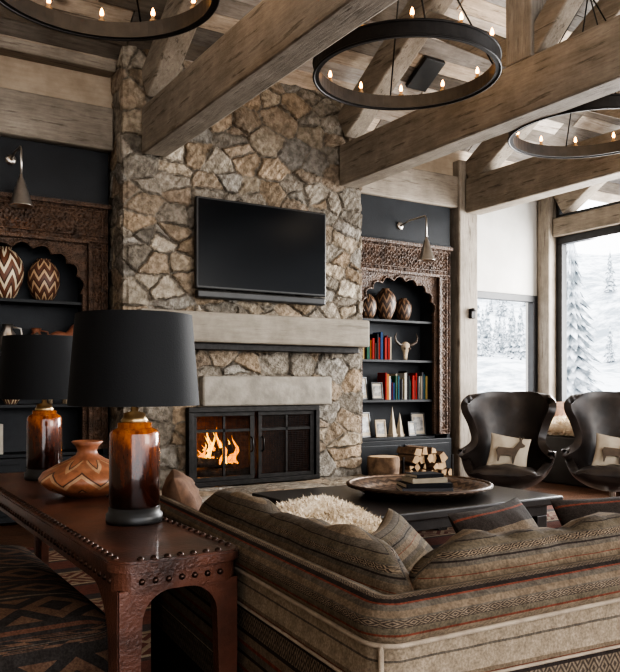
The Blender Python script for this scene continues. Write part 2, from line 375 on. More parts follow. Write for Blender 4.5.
G().box(4.83,6.5,7.05,7.38,3.70,4.15,.008).struct('trim_5','wallwood')
G().box(6.40,6.70,6.93,7.38,0,3.9,.02).struct('trim_6','beam_z')
G().box(8.24,8.45,7.18,7.39,0,4.1,.02).struct('trim_7','beam_z')
G().box(8.3,8.55,-2,7.18,3.2,3.45,.02).struct('trim_8','beam_y')
G().box(8.28,8.56,-2,7.18,.6,.68,.01).struct('trim_9','beam_y')
G().box(6.70,8.24,7.2,7.4,3.72,3.98,.02).struct('trim_10','beam_x')
def winframe(name,axis,a0,a1,z0,z1,p,w=.07,mull=()):
    g=G()
    def B(u0,u1,v0,v1):
        if axis=='x': g.box(u0,u1,p-.04,p+.06,v0,v1,.006)
        else: g.box(p-.04,p+.06,u0,u1,v0,v1,.006)
    B(a0,a1,z0,z0+w);B(a0,a1,z1-w,z1);B(a0,a0+w,z0+w,z1-w);B(a1-w,a1,z0+w,z1-w)
    for mm in mull: B(mm-w*.5,mm+w*.5,z0+w,z1-w)
    g.struct(name,'frame')
winframe('window_1','x',7.0,8.25,.9,2.42,7.42,.09)
winframe('window_2','y',5.0,7.18,.68,3.2,8.42,.10)
winframe('window_3','y',3.0,4.95,.68,3.2,8.42,.10)
winframe('window_4','y',3.6,7.18,3.45,4.0,8.42,.05,(5.4,))
# ------------------------------------------------------------------ trusses
def truss(X,yend,xw=.24,group='timber roof trusses',z=3.26,web=True):
    t=thing('timber_truss','weathered grey-brown timber roof truss spanning over the room','roof truss',(X,yend,z),group=group)
    x0,x1=-xw/2,xw/2
    G().box(x0,x1,-8.5,0,0,.42,.02).obj('tie_beam','beam_y',t)
    def bar(name,ya,za,yb,zb,h,w=xw*.85):
        d=Vector((0,yb-ya,zb-za));ln=d.length;ang=math.atan2(d.z,-d.y)
        X_=TR(0,ya,za)@RX(-ang)
        G().box(-w/2,w/2,-ln,0,-h/2,h/2,.015,X=X_).obj(name,'beam_y',t)
    e=3.26-z-(yend-6.66)*.6
    bar('rafter',.0,.42+.20+e,-5.6,.62+3.36+e,.30)
    if web:
        G().box(-.115,.115,-2.58,-2.32,.42,2.0+e,.015).obj('post','beam_z',t)
        bar('strut',-2.50,.48,-4.3,2.2+e,.19,.16)
        bar('strut',-2.40,.48,-1.30,1.20+e,.19,.16)
    return t
truss(2.48,6.66);truss(4.60,6.66);truss(6.60,6.92);truss(8.42,7.1,z=3.82,web=False)
# ------------------------------------------------------------------ stone fireplace
def stonemesh(name,S0,S1,Z0,Z1,step,mapf,hole,parent,cell=(.29,.19),depth=.031):
    ns=int((S1-S0)/step);nz=int((Z1-Z0)/step)
    S,Z=np.meshgrid(np.linspace(S0,S1,ns+1),np.linspace(Z0,Z1,nz+1),indexing='ij')
    cs=[];z=Z0-cell[1]
    while z<Z1+cell[1]:
        h=cell[1]*rng.uniform(.45,1.6);s=S0-cell[0]*rng.uniform(.3,1.4)
        while s<S1+cell[0]:
            ww=cell[0]*rng.uniform(.3,2.0);cs.append((s+ww/2,z+h/2+rng.uniform(-.07,.07)));s+=ww
            if rng.rand()<.3: cs.append((s-ww/2+rng.uniform(-.08,.08),z+h*.95))
        z+=h
    n=len(cs);an=1.4
    w1=.005*np.sin(S*13+Z*9)+.004*np.sin(Z*41+S*17+1)+.003*np.sin(S*91+Z*57)
    w2=.005*np.sin(S*11-Z*12+2)+.004*np.sin(S*37+Z*19)+.003*np.sin(S*73-Z*83)
    s=((S+w1)/an).ravel();z=(Z+w2).ravel()
    p1=np.full(s.shape,9.);p2=p1.copy();i1=np.zeros(s.shape,int);i2=i1.copy()
    wt=rng.uniform(0,.012,n);ca=np.array([c[0] for c in cs]);cb=np.array([c[1] for c in cs])
    for i in range(n):
        d=(s-ca[i]/an)**2+(z-cb[i])**2-wt[i]
        m=d<p1;m2=(~m)&(d<p2)
        p2=np.where(m,p1,np.where(m2,d,p2));i2=np.where(m,i1,np.where(m2,i,i2))
        p1=np.where(m,d,p1);i1=np.where(m,i,i1)
    dist=np.sqrt((ca[i1]/an-ca[i2]/an)**2+(cb[i1]-cb[i2])**2)+.01
    ed=((p2-p1)/(2*dist)).reshape(S.shape);idx=i1.reshape(S.shape)
    jw=.007+.004*np.sin(S*15+Z*21)
    e=np.clip((ed-jw*.5)/.009,0,1)
    hh=rng.uniform(.2,1,n);tx=rng.uniform(-.10,.10,n);tz=rng.uniform(-.12,.12,n);ph=rng.uniform(0,6,n)
    loc=(S-ca[idx]);loz=(Z-cb[idx])
    fac=np.zeros(S.shape)
    for q in range(3):
        aa=rng.uniform(0,2*pi,n);sl=rng.uniform(.1,.34,n);of=rng.uniform(.03,.10,n)
        fac=np.maximum(fac,sl[idx]*(loc*np.cos(aa[idx])+loz*np.sin(aa[idx])-of[idx]))
    rough=.0022*np.sin(S*47+Z*31+ph[idx])+.002*np.sin(S*83-Z*67+ph[idx])+rng.uniform(-.0014,.0014,S.shape)
    H=e*(depth*(.35+.65*hh[idx])+tx[idx]*loc+tz[idx]*loz-fac+rough)+.006
    H=np.clip(H,.004,.058)
    pal=np.array([(.30,.272,.23),(.245,.222,.188),(.36,.325,.27),(.30,.248,.19),(.20,.184,.158),(.335,.29,.228),(.27,.256,.23),(.235,.193,.15),(.29,.232,.17)])
    pc=pal[rng.randint(0,len(pal),n)]*rng.uniform(.76,1.18,(n,1))
    col=pc[idx]*(.86+.14*np.clip(ed/.03,0,1)[...,None])  # ambient-occlusion shade near the joints, put into the stone colour
    col=np.where((e<.3)[...,None],np.array((.185,.166,.14)),col)
    P=mapf(S,Z,H)
    verts=P.reshape(-1,3)
    ii,jj=np.meshgrid(np.arange(ns),np.arange(nz),indexing='ij')
    a=(ii*(nz+1)+jj).ravel();F=np.stack([a,a+nz+1,a+nz+2,a+1],1)
    if hole:
        sc=(S[:-1,:-1]+step/2).ravel();zc=(Z[:-1,:-1]+step/2).ravel()
        keep=~((sc>hole[0])&(sc<hole[1])&(zc>hole[2])&(zc<hole[3]));F=F[keep]
    me=bpy.data.meshes.new(name)
    me.vertices.add(len(verts));me.vertices.foreach_set('co',verts.ravel())
    me.loops.add(F.size);me.polygons.add(len(F))
    me.loops.foreach_set('vertex_index',F.ravel());me.polygons.foreach_set('loop_start',np.arange(len(F))*4)
    me.polygons.foreach_set('loop_total',np.full(len(F),4));me.update(calc_edges=True)
    me.polygons.foreach_set('use_smooth',np.zeros(len(F),bool))
    at=me.color_attributes.new('Col','FLOAT_COLOR','POINT')
    at.data.foreach_set('color',np.concatenate([col.reshape(-1,3),np.ones((len(verts),1))],1).ravel())
    me.materials.append(M['stone']);me.validate()
    o=bpy.data.objects.new(name,me);C.objects.link(o);o.parent=parent;return o
fp=thing('stone_fireplace','tall rugged fieldstone fireplace rising to the plank ceiling','fireplace')
XL,XR,YF=2.22,4.80,6.72
W_=XR-XL
def wrap(S,Z,H):
    H=np.where((S<.03)|(S>W_-.03),H*.6,H)
    X=np.where(S<0,XL,np.where(S>W_,XR,XL+S));Y=np.where(S<0,YF-S,np.where(S>W_,YF+(S-W_),YF))
    r=.03
    nx=np.where(S<0,-1,np.where(S>W_,1,0)).astype(float);ny=np.where((S<0)|(S>W_),0,-1).astype(float)
    k=np.clip(1-np.abs(S)/r,0,1)*.7;nx=np.where(np.abs(S)<r,np.where(S<0,-1,-k),nx);ny=np.where(np.abs(S)<r,np.where(S<0,-k,-1),ny)
    q=S-W_;k=np.clip(1-np.abs(q)/r,0,1)*.7;nx=np.where(np.abs(q)<r,np.where(q>0,1,k),nx);ny=np.where(np.abs(q)<r,np.where(q>0,-k,-1),ny)
    return np.stack([X+nx*H,Y+ny*H,Z],-1)
stonemesh('chimney_breast',-.64,W_+.64,0,4.24,.0105,wrap,(2.81-XL,4.19-XL,.26,.99),fp)
def wraph(S,Z,H):
    zz=np.minimum(Z,.24);yy=5.95+np.maximum(Z-.24,0)
    top=Z>.24
    return np.stack([2.3+S,yy-np.where(top,0,H*.7),zz+np.where(top,H*.35,0)],-1)
stonemesh('hearth',0,2.5,0,1.03,.016,wraph,None,fp,cell=(.40,.28))
G().box(2.32,4.78,5.98,6.7,0,.235).obj('hearth_core','slab',fp)
G().box(2.93,4.36,6.60,6.80,1.0,1.285,.02).obj('stone_lintel','slab',fp,label='smooth cut stone lintel slab')
G().box(2.26,4.69,6.40,6.78,1.585,1.86,.018).obj('mantel','mantel',fp,label='thick weathered timber mantel beam')
G().box(2.75,4.62,6.50,6.74,1.525,1.583,.004).obj('mantel_bracket','iron',fp,label='black steel strip under the mantel')
g=G();t=.02
g.box(2.80,4.20,7.28,7.32,.2,1.05);g.box(2.78,2.82,6.74,7.3,.2,1.05);g.box(4.18,4.22,6.74,7.3,.2,1.05)
g.box(2.8,4.2,6.74,7.3,.20,.262);g.box(2.8,4.2,6.74,7.3,.985,1.05)
g.obj('firebox','brick',fp)
g=G()
g.box(2.79,4.21,6.60,6.68,.945,.995,.004);g.box(2.79,4.21,6.60,6.68,.255,.30,.004)
for x in (2.79,4.165): g.box(x,x+.045,6.60,6.68,.3,.945,.004)
g.obj('screen_frame','iron',fp)
for sx,xa in ((1,2.84),(-1,3.52)):
    d=G();w=.64
    d.box(0,w,0,.03,.30,.34,.003);d.box(0,w,0,.03,.905,.945,.003)
    d.box(0,.04,0,.03,.34,.905,.003);d.box(w-.05,w,0,.03,.34,.905,.003)
    d.box(.04,w-.05,.005,.025,.755,.785,.002);d.box(w/2-.012,w/2+.012,.005,.025,.34,.905,.002)
    nm=12 if sx==1 else 30;th=.002 if sx==1 else .0035
    for k in range(1,nm): d.box(.04+k*(w-.09)/nm,.04+th+k*(w-.09)/nm,.014,.017,.34,.905)
    for k in range(1,nm): d.box(.04,w-.05,.014,.017,.34+k*.565/nm,.34+th+k*.565/nm)
    dd=d.obj('screen_door','iron',fp,loc=(xa,6.625,0))
    hx=.60 if sx==1 else .04
    G().tube([(hx,-.005,.56),(hx,-.04,.58),(hx,-.04,.68),(hx,-.005,.70)],.008).obj('handle','iron',dd)
def log(r,l,n=10,split=False):
    g=G();pts=[(l*(i/6-.5),.012*math.sin(i*1.7+r*90)*(0 if split else 1),.01*math.cos(i*2.1)*(0 if split else 1)) for i in range(7)]
    if split:
        n=random.choice([3,4,4,5]);a0=random.random()*6;ps=[]
        for j in range(n):
            a=a0+2*pi*(j+random.uniform(-.3,.3))/n;q=r*random.uniform(.75,1.2);ps.append((q*math.cos(a),q*math.sin(a)))
        g.prism(ps,-l/2,l/2,'yz',mi=0);g.prism([(x*.97,y*.97) for x,y in ps],-l/2-.002,-l/2,'yz',mi=1);return g
    g.tube(pts,[r*(1+.06*math.sin(i*3+l*40)) for i in range(7)],n)
    for k in (-1,1): g.lathe([(0,.002),(r*.86,.002)],n,X=TR(k*l/2,pts[0][1] if k<0 else pts[-1][1],pts[0][2] if k<0 else pts[-1][2])@RY(k*pi/2),mi=1)
    return g
for i,(x,y,z,rz,ry) in enumerate([(3.15,7.05,.34,.1,0),(3.3,6.92,.33,-.15,0),(3.2,6.98,.44,.5,.1),(3.1,7.02,.50,-.3,-.2)]):
    log(.05,.62).thing('burning_log','charred log burning in the firebox','log',['char','char'],(x,y,z),group='logs on the fire',rot=(0,ry,rz))
fl=thing('fire','orange flames rising from burning logs in the firebox','fire',(3.24,6.97,.42))
for k in range(22):
    a=random.uniform(-.22,.2);h=random.uniform(.14,.46)*(1-abs(a)*1.6);g=G();ph=random.random()*6
    pts=[(a+.03*math.sin(ph+q*.9),random.uniform(-.01,.01)+(.06*math.sin(k)),h*q/7) for q in range(8)]
    g.tube(pts,[.006,.016,.021,.019,.015,.010,.005,.001],8)
    o=g.obj('flame','flame2' if k%3==0 else 'flame',fl)
# ------------------------------------------------------------------ TV + soundbar
tv=thing('television','large flat black television mounted on the stone chimney','television',(3.57,6.60,2.09))
G().box(-.71,.71,-.01,.05,0,.85,.012).obj('tv_frame','blackplastic',tv)
G().box(-.69,.69,-.014,-.009,.025,.83).obj('screen','screen',tv)
G().box(-.2,.2,.05,.12,.25,.6,.01).obj('wall_bracket','iron',tv)
g=G();g.box(-.70,.70,-.03,.05,0,.075,.015);g.thing('soundbar','slim black soundbar mounted below the television','soundbar','blackplastic',(3.57,6.61,2.005))
# ------------------------------------------------------------------ bookcases
def carve(g,x0,x1,z0,z1,y,mi=0,step=.0075):
    nx=max(2,int((x1-x0)/step));nz=max(2,int((z1-z0)/step))
    vs=[]
    for i in range(nx+1):
        for j in range(nz+1):
            x=x0+(x1-x0)*i/nx;z=z0+(z1-z0)*j/nz
            a=math.sin(x*115)*math.sin(z*115);bb=math.sin((x+z)*74)*math.sin((x-z)*74)
            h=.008*max(-.5,a+.9*bb+.5*math.sin(x*190+2*math.sin(z*70)))
            ed=min(x-x0,x1-x,z-z0,z1-z)
            if ed<.014 or .045<ed<.055: h=.012
            vs.append((x,y-h,z))
    fs=[]
    for i in range(nx):
        for j in range(nz):
            a=i*(nz+1)+j;fs.append([a,a+nz+1,a+nz+2,a+1])
    g.add(vs,fs,None,mi,False)
def bookcase(X,label):
    b=thing('bookcase',label,'bookcase',(X,7.0,0),group='carved bookcases')
    g=G();g.box(-.75,.75,0,.36,2.83,3.32,.004);g.box(-.75,-.70,0,.36,0,2.83);g.box(.70,.75,0,.36,0,2.83)
    g.box(-.75,.75,.33,.38,0,2.83)
    g.box(-.75,.75,-.02,.02,2.82,2.86,.004)
    g.obj('case_body','bluewood',b)
    zs=2.02;zt=2.40
    arch=[]
    N_=9
    for i in range(N_+1):
        a=pi*i/N_;arch.append((-.50*math.cos(a),zs+(zt-zs)*math.sin(a)**.8))
    pts=[]
    for i in range(N_):
        p,q=arch[i],arch[i+1]
        for k in range(5):
            t=k/5;mx=p[0]+(q[0]-p[0])*t;mz=p[1]+(q[1]-p[1])*t
            nx,nz=mx*.9,(mz-zs)*.9+.05;l=math.hypot(nx,nz) or 1
            bl=.055*math.sin(pi*t);pts.append((mx+nx/l*bl,mz+nz/l*bl))
    pts.append(arch[-1])
    poly=[(-.56,.62),(-.52,.62),(-.52,zs)]+pts+[(.52,zs),(.52,.62),(.56,.62),(.56,2.5),(-.56,2.5)]
    g=G();g.prism(poly,.02,.06);carve(g,-.74,.74,2.5,2.82,-.005);carve(g,-.74,-.56,.62,2.5,-.005);carve(g,.56,.74,.62,2.5,-.005)
    g.tube([(x,.015,z) for x,z in pts],.012,6)
    g.box(-.75,.75,0,.05,2.5,2.82);g.box(-.75,-.56,0,.05,.62,2.5);g.box(.56,.75,0,.05,.62,2.5)
    g.box(-.77,.77,-.04,.0,2.80,2.84,.005);g.box(-.60,-.56,-.03,0,.62,2.5,.008);g.box(.56,.60,-.03,0,.62,2.5,.008);g.box(-.60,.60,-.03,0,2.47,2.51,.008)
    g.obj('carved_surround','carved',b,label='intricately carved brown wood arched surround')
    g=G();g.box(-.70,.70,.32,.335,.6,2.8);g.box(-.70,-.56,.06,.33,.6,2.8);g.box(.56,.70,.06,.33,.6,2.8);g.obj('niche_lining','niche',b)
    for z in (.60,1.03,1.49,1.95):
        G().box(-.56,.56,.05,.33,z-.03,z,.003).obj('shelf','bluewood',b)
    g=G();g.box(-.75,.75,-.03,.33,.02,.57,.006);g.box(-.70,-.03,-.045,-.03,.08,.52,.006);g.box(.03,.70,-.045,-.03,.08,.52,.006)
    g.obj('base_cabinet','bluewood',b)
    return b
bookcase(5.56,'dark blue-black bookcase with carved arched brown surround beside the window')
bookcase(1.42,'dark blue-black bookcase with carved arched brown surround behind the table lamps')
def sconce(loc,label,out=.32,side=0):
    s=thing('wall_sconce',label,'wall lamp',loc,group='swing arm wall sconces')
    G().lathe([(0,0),(.045,0),(.045,.012),(.02,.02),(0,.02)],20,X=RX(pi/2)).obj('wall_plate','nickel',s)
    G().tube([(0,-.02,0),(side*.4,-.10,.05),(side,-out+.02,.08),(side,-out,.05),(side,-out,-.2)],.010).obj('arm','nickel',s)
    G().lathe([(.012,.0),(.02,-.03),(.03,-.05),(.095,-.26),(.098,-.265),(.09,-.262),(.022,-.05)],28,X=TR(side,-out,-.16)).obj('lamp_shade','nickel',s,label='conical satin nickel shade')
    b=G().lathe([(0,.03),(.02,.02),(.028,0),(.02,-.02),(0,-.03)],14,X=TR(side,-out,-.34)).obj('bulb','bulb',s)
sconce((1.32,7.0,3.13),'nickel swing arm sconce with cone shade above the zigzag vases',.18,.05)
sconce((5.55,7.0,3.02),'nickel swing arm sconce with cone shade above carved bookcase',.3,.14)
# ------------------------------------------------------------------ shelf contents
def vase(prof,mat,loc,label,sc=1):
    G().lathe([(r*sc,z*sc) for r,z in prof],36).thing('vase',label,'vase',mat,loc)
VP=[(0,0),(.07,0),(.10,.05),(.145,.16),(.16,.25),(.145,.34),(.10,.41),(.055,.44),(.06,.46),(.045,.455),(.045,.44)]
VQ=[(0,0),(.06,0),(.10,.06),(.125,.15),(.12,.24),(.085,.30),(.05,.325),(.055,.34),(.04,.335)]
vase(VP,'basketA',(1.31,7.2,1.95),'tall woven vase with brown and cream zigzags')
vase(VQ,'basketB',(1.64,7.2,1.95),'smaller woven vase with fine tan zigzags',1.12)
vase(VQ,'basketC',(5.24,7.2,1.95),'small dark woven vase with tan pattern',.85)
vase(VP,'basketC',(5.48,7.18,1.95),'rounded woven vase with dark brown pattern on shelf',.8)
vase(VQ,'basketC',(5.76,7.2,1.95),'small dark woven vase with reddish pattern on shelf',.8)
vase(VQ,'basketA',(1.36,7.2,1.03),'zigzag woven pot on lower shelf',.8)
bookmats=[NM('book_%d'%i,c,tuple(x*.8 for x in c),rough=.7,bump=0,spec=.15) for i,c in enumerate([(.22,.012,.008),(.010,.035,.10),(.30,.26,.20),(.015,.07,.04),(.24,.09,.014),(.012,.012,.014),(.07,.07,.078),(.11,.008,.013),(.40,.37,.32),(.26,.19,.07),(.035,.018,.012),(.014,.08,.11)])]
def book(w,d,h):
    g=G();g.box(0,.003,0,d,0,h);g.box(w-.003,w,0,d,0,h);g.box(0,w,-.003,.002,0,h,.001);g.box(.003,w-.003,.004,d-.005,.004,h-.004,mi=1);return g
def books(x,x1,y,z,group,hs=(.17,.28)):
    while x<x1:
        w=random.uniform(.014,.034);h=random.uniform(*hs);mt=random.choice(bookmats)
        book(w,.15,h).thing('book','hardback book standing upright in a shelf row','book',[mt,M['paper']],(x,y+random.uniform(0,.03),z),group=group)
        x+=w+.001
books(5.03,5.50,7.1,1.49,'books on upper shelf',(.17,.32))
books(5.42,6.07,7.1,1.03,'books on middle shelf',(.18,.34))
books(1.0,1.25,7.1,.60,'books on low shelf')
def frame(loc,w,h,rz=0,dark=True,tilt=-.15,label='small framed photograph standing on a shelf'):
    f=thing('picture_frame',label,'picture frame',loc,rot=(tilt,0,rz),group='framed photographs')
    g=G();t=.018;g.box(-w/2,w/2,0,.015,0,t,.002);g.box(-w/2,w/2,0,.015,h-t,h,.002);g.box(-w/2,-w/2+t,0,.015,t,h-t,.002);g.box(w/2-t,w/2,0,.015,t,h-t,.002)
    g.obj('frame_border','blackplastic' if dark else 'bone',f)
    G().box(-w/2+t,w/2-t,.006,.012,t,h-t).obj('mat_board','cream',f)
    G().box(-w*.32,w*.32,.003,.006,h*.2,h*.8).obj('photograph','photo',f)
frame((5.12,7.12,1.035),.17,.26,.1);frame((5.30,7.08,1.035),.15,.20,-.1)
frame((5.16,7.12,.605),.2,.29,.15);frame((5.36,7.09,.605),.15,.20,0,False);frame((5.94,7.12,.605),.2,.27,-.1);frame((5.80,7.07,.605),.12,.17,.1)
sk=thing('cow_skull','tan horned cow skull resting on the shelf','skull',(5.76,7.16,1.49))
q8=.8
G().lathe([(0,.0),(.03*q8,.005),(.035*q8,.06*q8),(.045*q8,.12*q8),(.075*q8,.19*q8),(.07*q8,.24*q8),(.03*q8,.27*q8),(0,.275*q8)],16,X=Matrix.Diagonal((1,.7,1,1))).obj('skull_bone','bone',sk)
for k in (-1,1):
    G().tube([(k*.05*q8,0,.22*q8),(k*.12*q8,-.01,.23*q8),(k*.19*q8,-.02,.27*q8),(k*.21*q8,-.02,.34*q8),(k*.18*q8,-.02,.40*q8)],[.02,.018,.014,.010,.003],8).obj('horn','horn',sk)
    G().lathe([(0,.012),(.014,.006),(.016,0)],10,X=TR(k*.036,-.040,.137)@RX(pi/2)).obj('eye_socket','horn',sk)
for x,h in ((5.55,.36),(5.66,.28)):
    g=G();g.box(-.045,.045,-.045,.045,0,.03,.003);g.add([(-.035,-.035,.03),(.035,-.035,.03),(.035,.035,.03),(-.035,.035,.03),(0,0,h)],[[0,1,4],[1,2,4],[2,3,4],[3,0,4]])
    g.thing('obelisk','small pale stone obelisk ornament on the low shelf','ornament','cream',(x,7.14,.60),.3,group='stone obelisks')
def pitcher(loc,mat,s,label):
    p=thing('pitcher',label,'pitcher',loc)
    G().lathe([(0,0),(.05*s,0),(.08*s,.06*s),(.075*s,.12*s),(.035*s,.18*s),(.045*s,.22*s),(.035*s,.215*s)],24).obj('pitcher_body',mat,p)
    G().tube([(.04*s,0,.2*s),(.1*s,0,.19*s),(.11*s,0,.12*s),(.075*s,0,.07*s)],.008*s).obj('handle',mat,p)
pitcher((1.33,7.18,1.49),'nickel',1.1,'grey metal pitcher on the shelf')
pitcher((1.58,7.22,1.49),'terracotta',1.0,'small brown clay pitcher on the shelf')
def horse(loc,rz,mat,label,Z8):
    h=thing('horse_figurine',label,'figurine',loc,rz,group='small horse figurines')
    G().tube([(a*Z8,0,c*Z8) for a,c in ((-.09,.11),(-.05,.115),(.03,.11),(.06,.13),(.09,.18),(.11,.2),(.15,.17))],[.023*Z8,.037*Z8,.034*Z8,.037*Z8,.028*Z8,.025*Z8,.011*Z8],10).obj('horse_body',mat,h)
    for x in (-.07,.045):
        for y in (-.02,.02): G().tube([(x*Z8,y*Z8,.1*Z8),(x*Z8+.005,y*Z8,.05*Z8),(x*Z8,y*Z8,0)],[.015*Z8,.010*Z8,.011*Z8],8).obj('leg',mat,h)
    G().tube([(-.1*Z8,0,.12*Z8),(-.125*Z8,0,.1*Z8),(-.13*Z8,0,.05*Z8)],[.008*Z8,.011*Z8,.004*Z8],6).obj('tail',mat,h)
horse((1.80,7.14,1.49),.3,'terracotta','small reddish carved horse figurine on the shelf',1.3)
horse((1.47,7.10,1.49),-.3,'horn','small dark horse figurine standing beside a pitcher',.8)
horse((1.76,7.14,1.03),.2,'bone','small pale horse figurine on the lower shelf',1.2)
# ------------------------------------------------------------------ log storage by bookcase
b=thing('tree_stump','rough bark wood stump standing beside the hearth','stump',(5.02,6.60,0))
def stf(a,c):
    th=2*pi*a;r=.165*(1+.05*math.sin(3*th)+.03*math.sin(7*th+1))*(1.08-.1*c+.05*math.sin(c*9));return ((r*math.cos(th),r*math.sin(th),.44*c),(a,c))
g=G().grid(36,10,stf);g.obj('stump_bark','bark',b)
G().lathe([(0,.442),(.08,.444),(.157,.44)],36).obj('stump_top','logend',b,label='pale sawn top of stump')
r=thing('log_rack','low black iron rack holding split firewood','log rack',(5.60,6.70,0))
g=G();g.box(-.36,.36,-.15,.15,.14,.17,.004)
for x in (-.36,.34):
    for y in (-.15,.13): g.box(x,x+.02,y,y+.02,0,.42,.002)
g.obj('rack_frame','iron',r)
for row in range(4):
    for k in range(7-row-(row>2)):
        x=5.29+k*.102+row*.045+random.uniform(-.008,.008);z=.222+row*.084
        log(random.uniform(.046,.066),.3,split=True).thing('firewood_log','split firewood log with pale cut end','log',['bark','logend'],(x,6.70+random.uniform(-.06,.03),z),pi/2+random.uniform(-.16,.16),group='stacked firewood')
# ------------------------------------------------------------------ coffee table, tray, books
ct=thing('coffee_table','large low black coffee table in front of the hearth','coffee table',(3.5,4.35,0))
G().box(-.9,.9,-.65,.65,.36,.42,.012).obj('table_top','darktable',ct)
G().box(-.82,.82,-.57,.57,.28,.36,.004).obj('apron','darktable',ct)
for x in (-.82,.72):
    for y in (-.57,.47): G().box(x,x+.1,y,y+.1,0,.28,.006).obj('leg','darktable',ct)
tr=thing('round_tray','wide round engraved copper-brown tray on the coffee table','tray',(3.60,4.32,.42))
G().lathe([(0,.02),(.12,.02),(.24,.02),(.36,.02),(.38,.035),(.44,.065),(.50,.072),(.515,.062),(.45,.04),(.38,.0),(0,0)],72).obj('tray_dish','copper',tr)
G().tube([((.505+.006*math.cos(i*pi))*math.cos(2*pi*i/96),(.505+.006*math.cos(i*pi))*math.sin(2*pi*i/96),.070) for i in range(96)],.013,8,closed=True).obj('tray_rim','copper',tr)
z=.44
for i,(w,d,h,mi) in enumerate([(.36,.27,.035,6),(.34,.25,.03,5),(.27,.2,.035,2),(.22,.17,.025,5)]):
    g=G();g.box(-w/2,w/2,-d/2,d/2,0,.003);g.box(-w/2,w/2,-d/2,d/2,h-.003,h);g.box(-w/2,w/2,-d/2-.002,-d/2+.003,0,h);g.box(-w/2+.005,w/2-.005,-d/2+.003,d/2-.005,.003,h-.003,mi=1)
    g.thing('book','large hardback book stacked on the round tray','book',[bookmats[mi],M['paper']],(3.63,4.30,z),-.5+i*.12,group='books stacked on tray');z+=h+.001
# ------------------------------------------------------------------ egg chairs
def cat(P,t):
    n=len(P)-1;x=t*n;i=min(int(x),n-1);f=x-i
    p0,p1,p2,p3=P[max(i-1,0)],P[i],P[i+1],P[min(i+2,n)]
    return [.5*((2*b)+(-a+c)*f+(2*a-5*b+4*c-d)*f*f+(-a+3*b-3*c+d)*f**3) for a,b,c,d in zip(p0,p1,p2,p3)]
EGG=[(-.32,.41,.20,.02,0,1),(-.29,.35,.29,.08,0,1),(-.12,.28,.35,.20,0,1),(.08,.28,.39,.28,-.2,1),(.22,.38,.405,.40,-.8,.5),(.27,.52,.39,.38,-1,.18),(.30,.67,.305,.23,-1,.0),(.33,.82,.335,.23,-1,0),(.36,.96,.39,.29,-1,0),(.39,1.07,.40,.30,-1,-.05),(.40,1.13,.365,.25,-1,-.1)]
def egg(loc,rz,label):
    c=thing('egg_chair',label,'armchair',loc,rz,group='black leather egg chairs')
    def fn(a,s):
        y,z,W,F,ny,nz=cat(EGG,a);l=math.hypot(ny,nz) or 1;ny/=l;nz/=l
        th=(s*2-1)*1.45;o=(1-math.cos(th))/(1-math.cos(1.45))*F
        q=max(0,(a-.75)/.25)
        dz=(.01*math.sin(abs(s*2-1)*pi)-.05*abs(s*2-1)**4)*q
        return ((W*math.sin(th),y+ny*o,z+nz*o+dz),(s,a))
    o=G().grid(44,32,fn).obj('shell','leather_blk',c)
    md=o.modifiers.new('s','SOLIDIFY');md.thickness=.07;md.offset=0
    md=o.modifiers.new('b','BEVEL');md.width=.028;md.segments=4;md.limit_method='ANGLE'
    G().pillow(.58,.54,.18,X=TR(0,-.08,.39)@RX(pi/2-.08),pw=.3,pinch=.03).obj('seat_cushion','leather_blk',c)
    G().lathe([(0,.06),(.03,.06),(.028,.25),(.08,.265),(0,.27)],16).obj('pedestal','nickel',c)
    for k in range(4):
        G().tube([(.02,0,.09),(.2,0,.05),(.36,0,.018)],[.022,.018,.014],8,X=RZ(pi/4+k*pi/2)).obj('foot','nickel',c)
    return c
egg((5.27,5.08,0),-.90,'black leather egg chair with wings and pillow, by the window')
egg((6.05,4.54,0),-.98,'black leather egg chair with wings and pillow, beside its twin')
deer=[(-.09,-.02),(-.075,-.06),(-.07,-.11),(-.06,-.11),(-.055,-.06),(-.02,-.05),(.03,-.05),(.04,-.11),(.05,-.11),(.055,-.05),(.065,-.01),(.08,.03),(.11,.045),(.115,.06),(.09,.075),(.085,.10),(.10,.13),(.09,.13),(.078,.105),(.07,.13),(.06,.13),(.068,.09),(.055,.06),(.03,.02),(-.04,.015),(-.08,.012)]
def deerpillow(loc,rz,tilt=-.4,roll=.16):
    p=thing('deer_pillow','cream square pillow with dark deer figure on egg chair','pillow',loc,rot=(tilt,roll,rz),group='deer pillows')
    G().pillow(.36,.32,.11,X=TR(0,0,.15)).obj('pillow_body','cream',p)
    G().prism([(x*1.2,z*1.1) for x,z in deer],-.074,-.066,X=TR(-.005,0,.15)).obj('deer_motif','horn',p,label='dark brown standing deer silhouette')
deerpillow((5.20,5.02,.45),-.80);deerpillow((5.97,4.48,.45),-.9)
G().box(-1.1,1.1,-.25,.25,0,.58,.02).thing('window_bench','low dark wooden bench beneath the window','bench','darktable',(7.75,5.9,0),-pi/2)
def furry(name,label,w,h,t,loc,rot,n=5000,ln=.035,cat_='throw',fw=.005,soft=.45):
    g=G().pillow(w,h,t,n=12)
    for _ in range(n):
        u=random.uniform(-1,1);v=random.uniform(-1,1);sg=random.choice((1,1,-1))
        z=sg*t/2*max(0,(1-u*u)*(1-v*v))**.42;p=Vector((u*w/2,z,v*h/2))
        d=Vector((u*.8+random.uniform(-.9,.9),sg*soft,v*.8+random.uniform(-.9,.9))).normalized()*ln*random.uniform(.6,1.2)
        s=Vector((random.uniform(-1,1),0,random.uniform(-1,1))).normalized()*fw
        g.add([p-s,p+s,p+d],[[0,1,2]])
    o=g.obj(name,'fur',None,label,loc,rot);o['category']=cat_;return o
furry('fur_throw','cream sheepskin throw draped on the window bench',1.0,.6,.22,(7.72,6.25,.69),(pi/2,0,-pi/2),5000,.05)
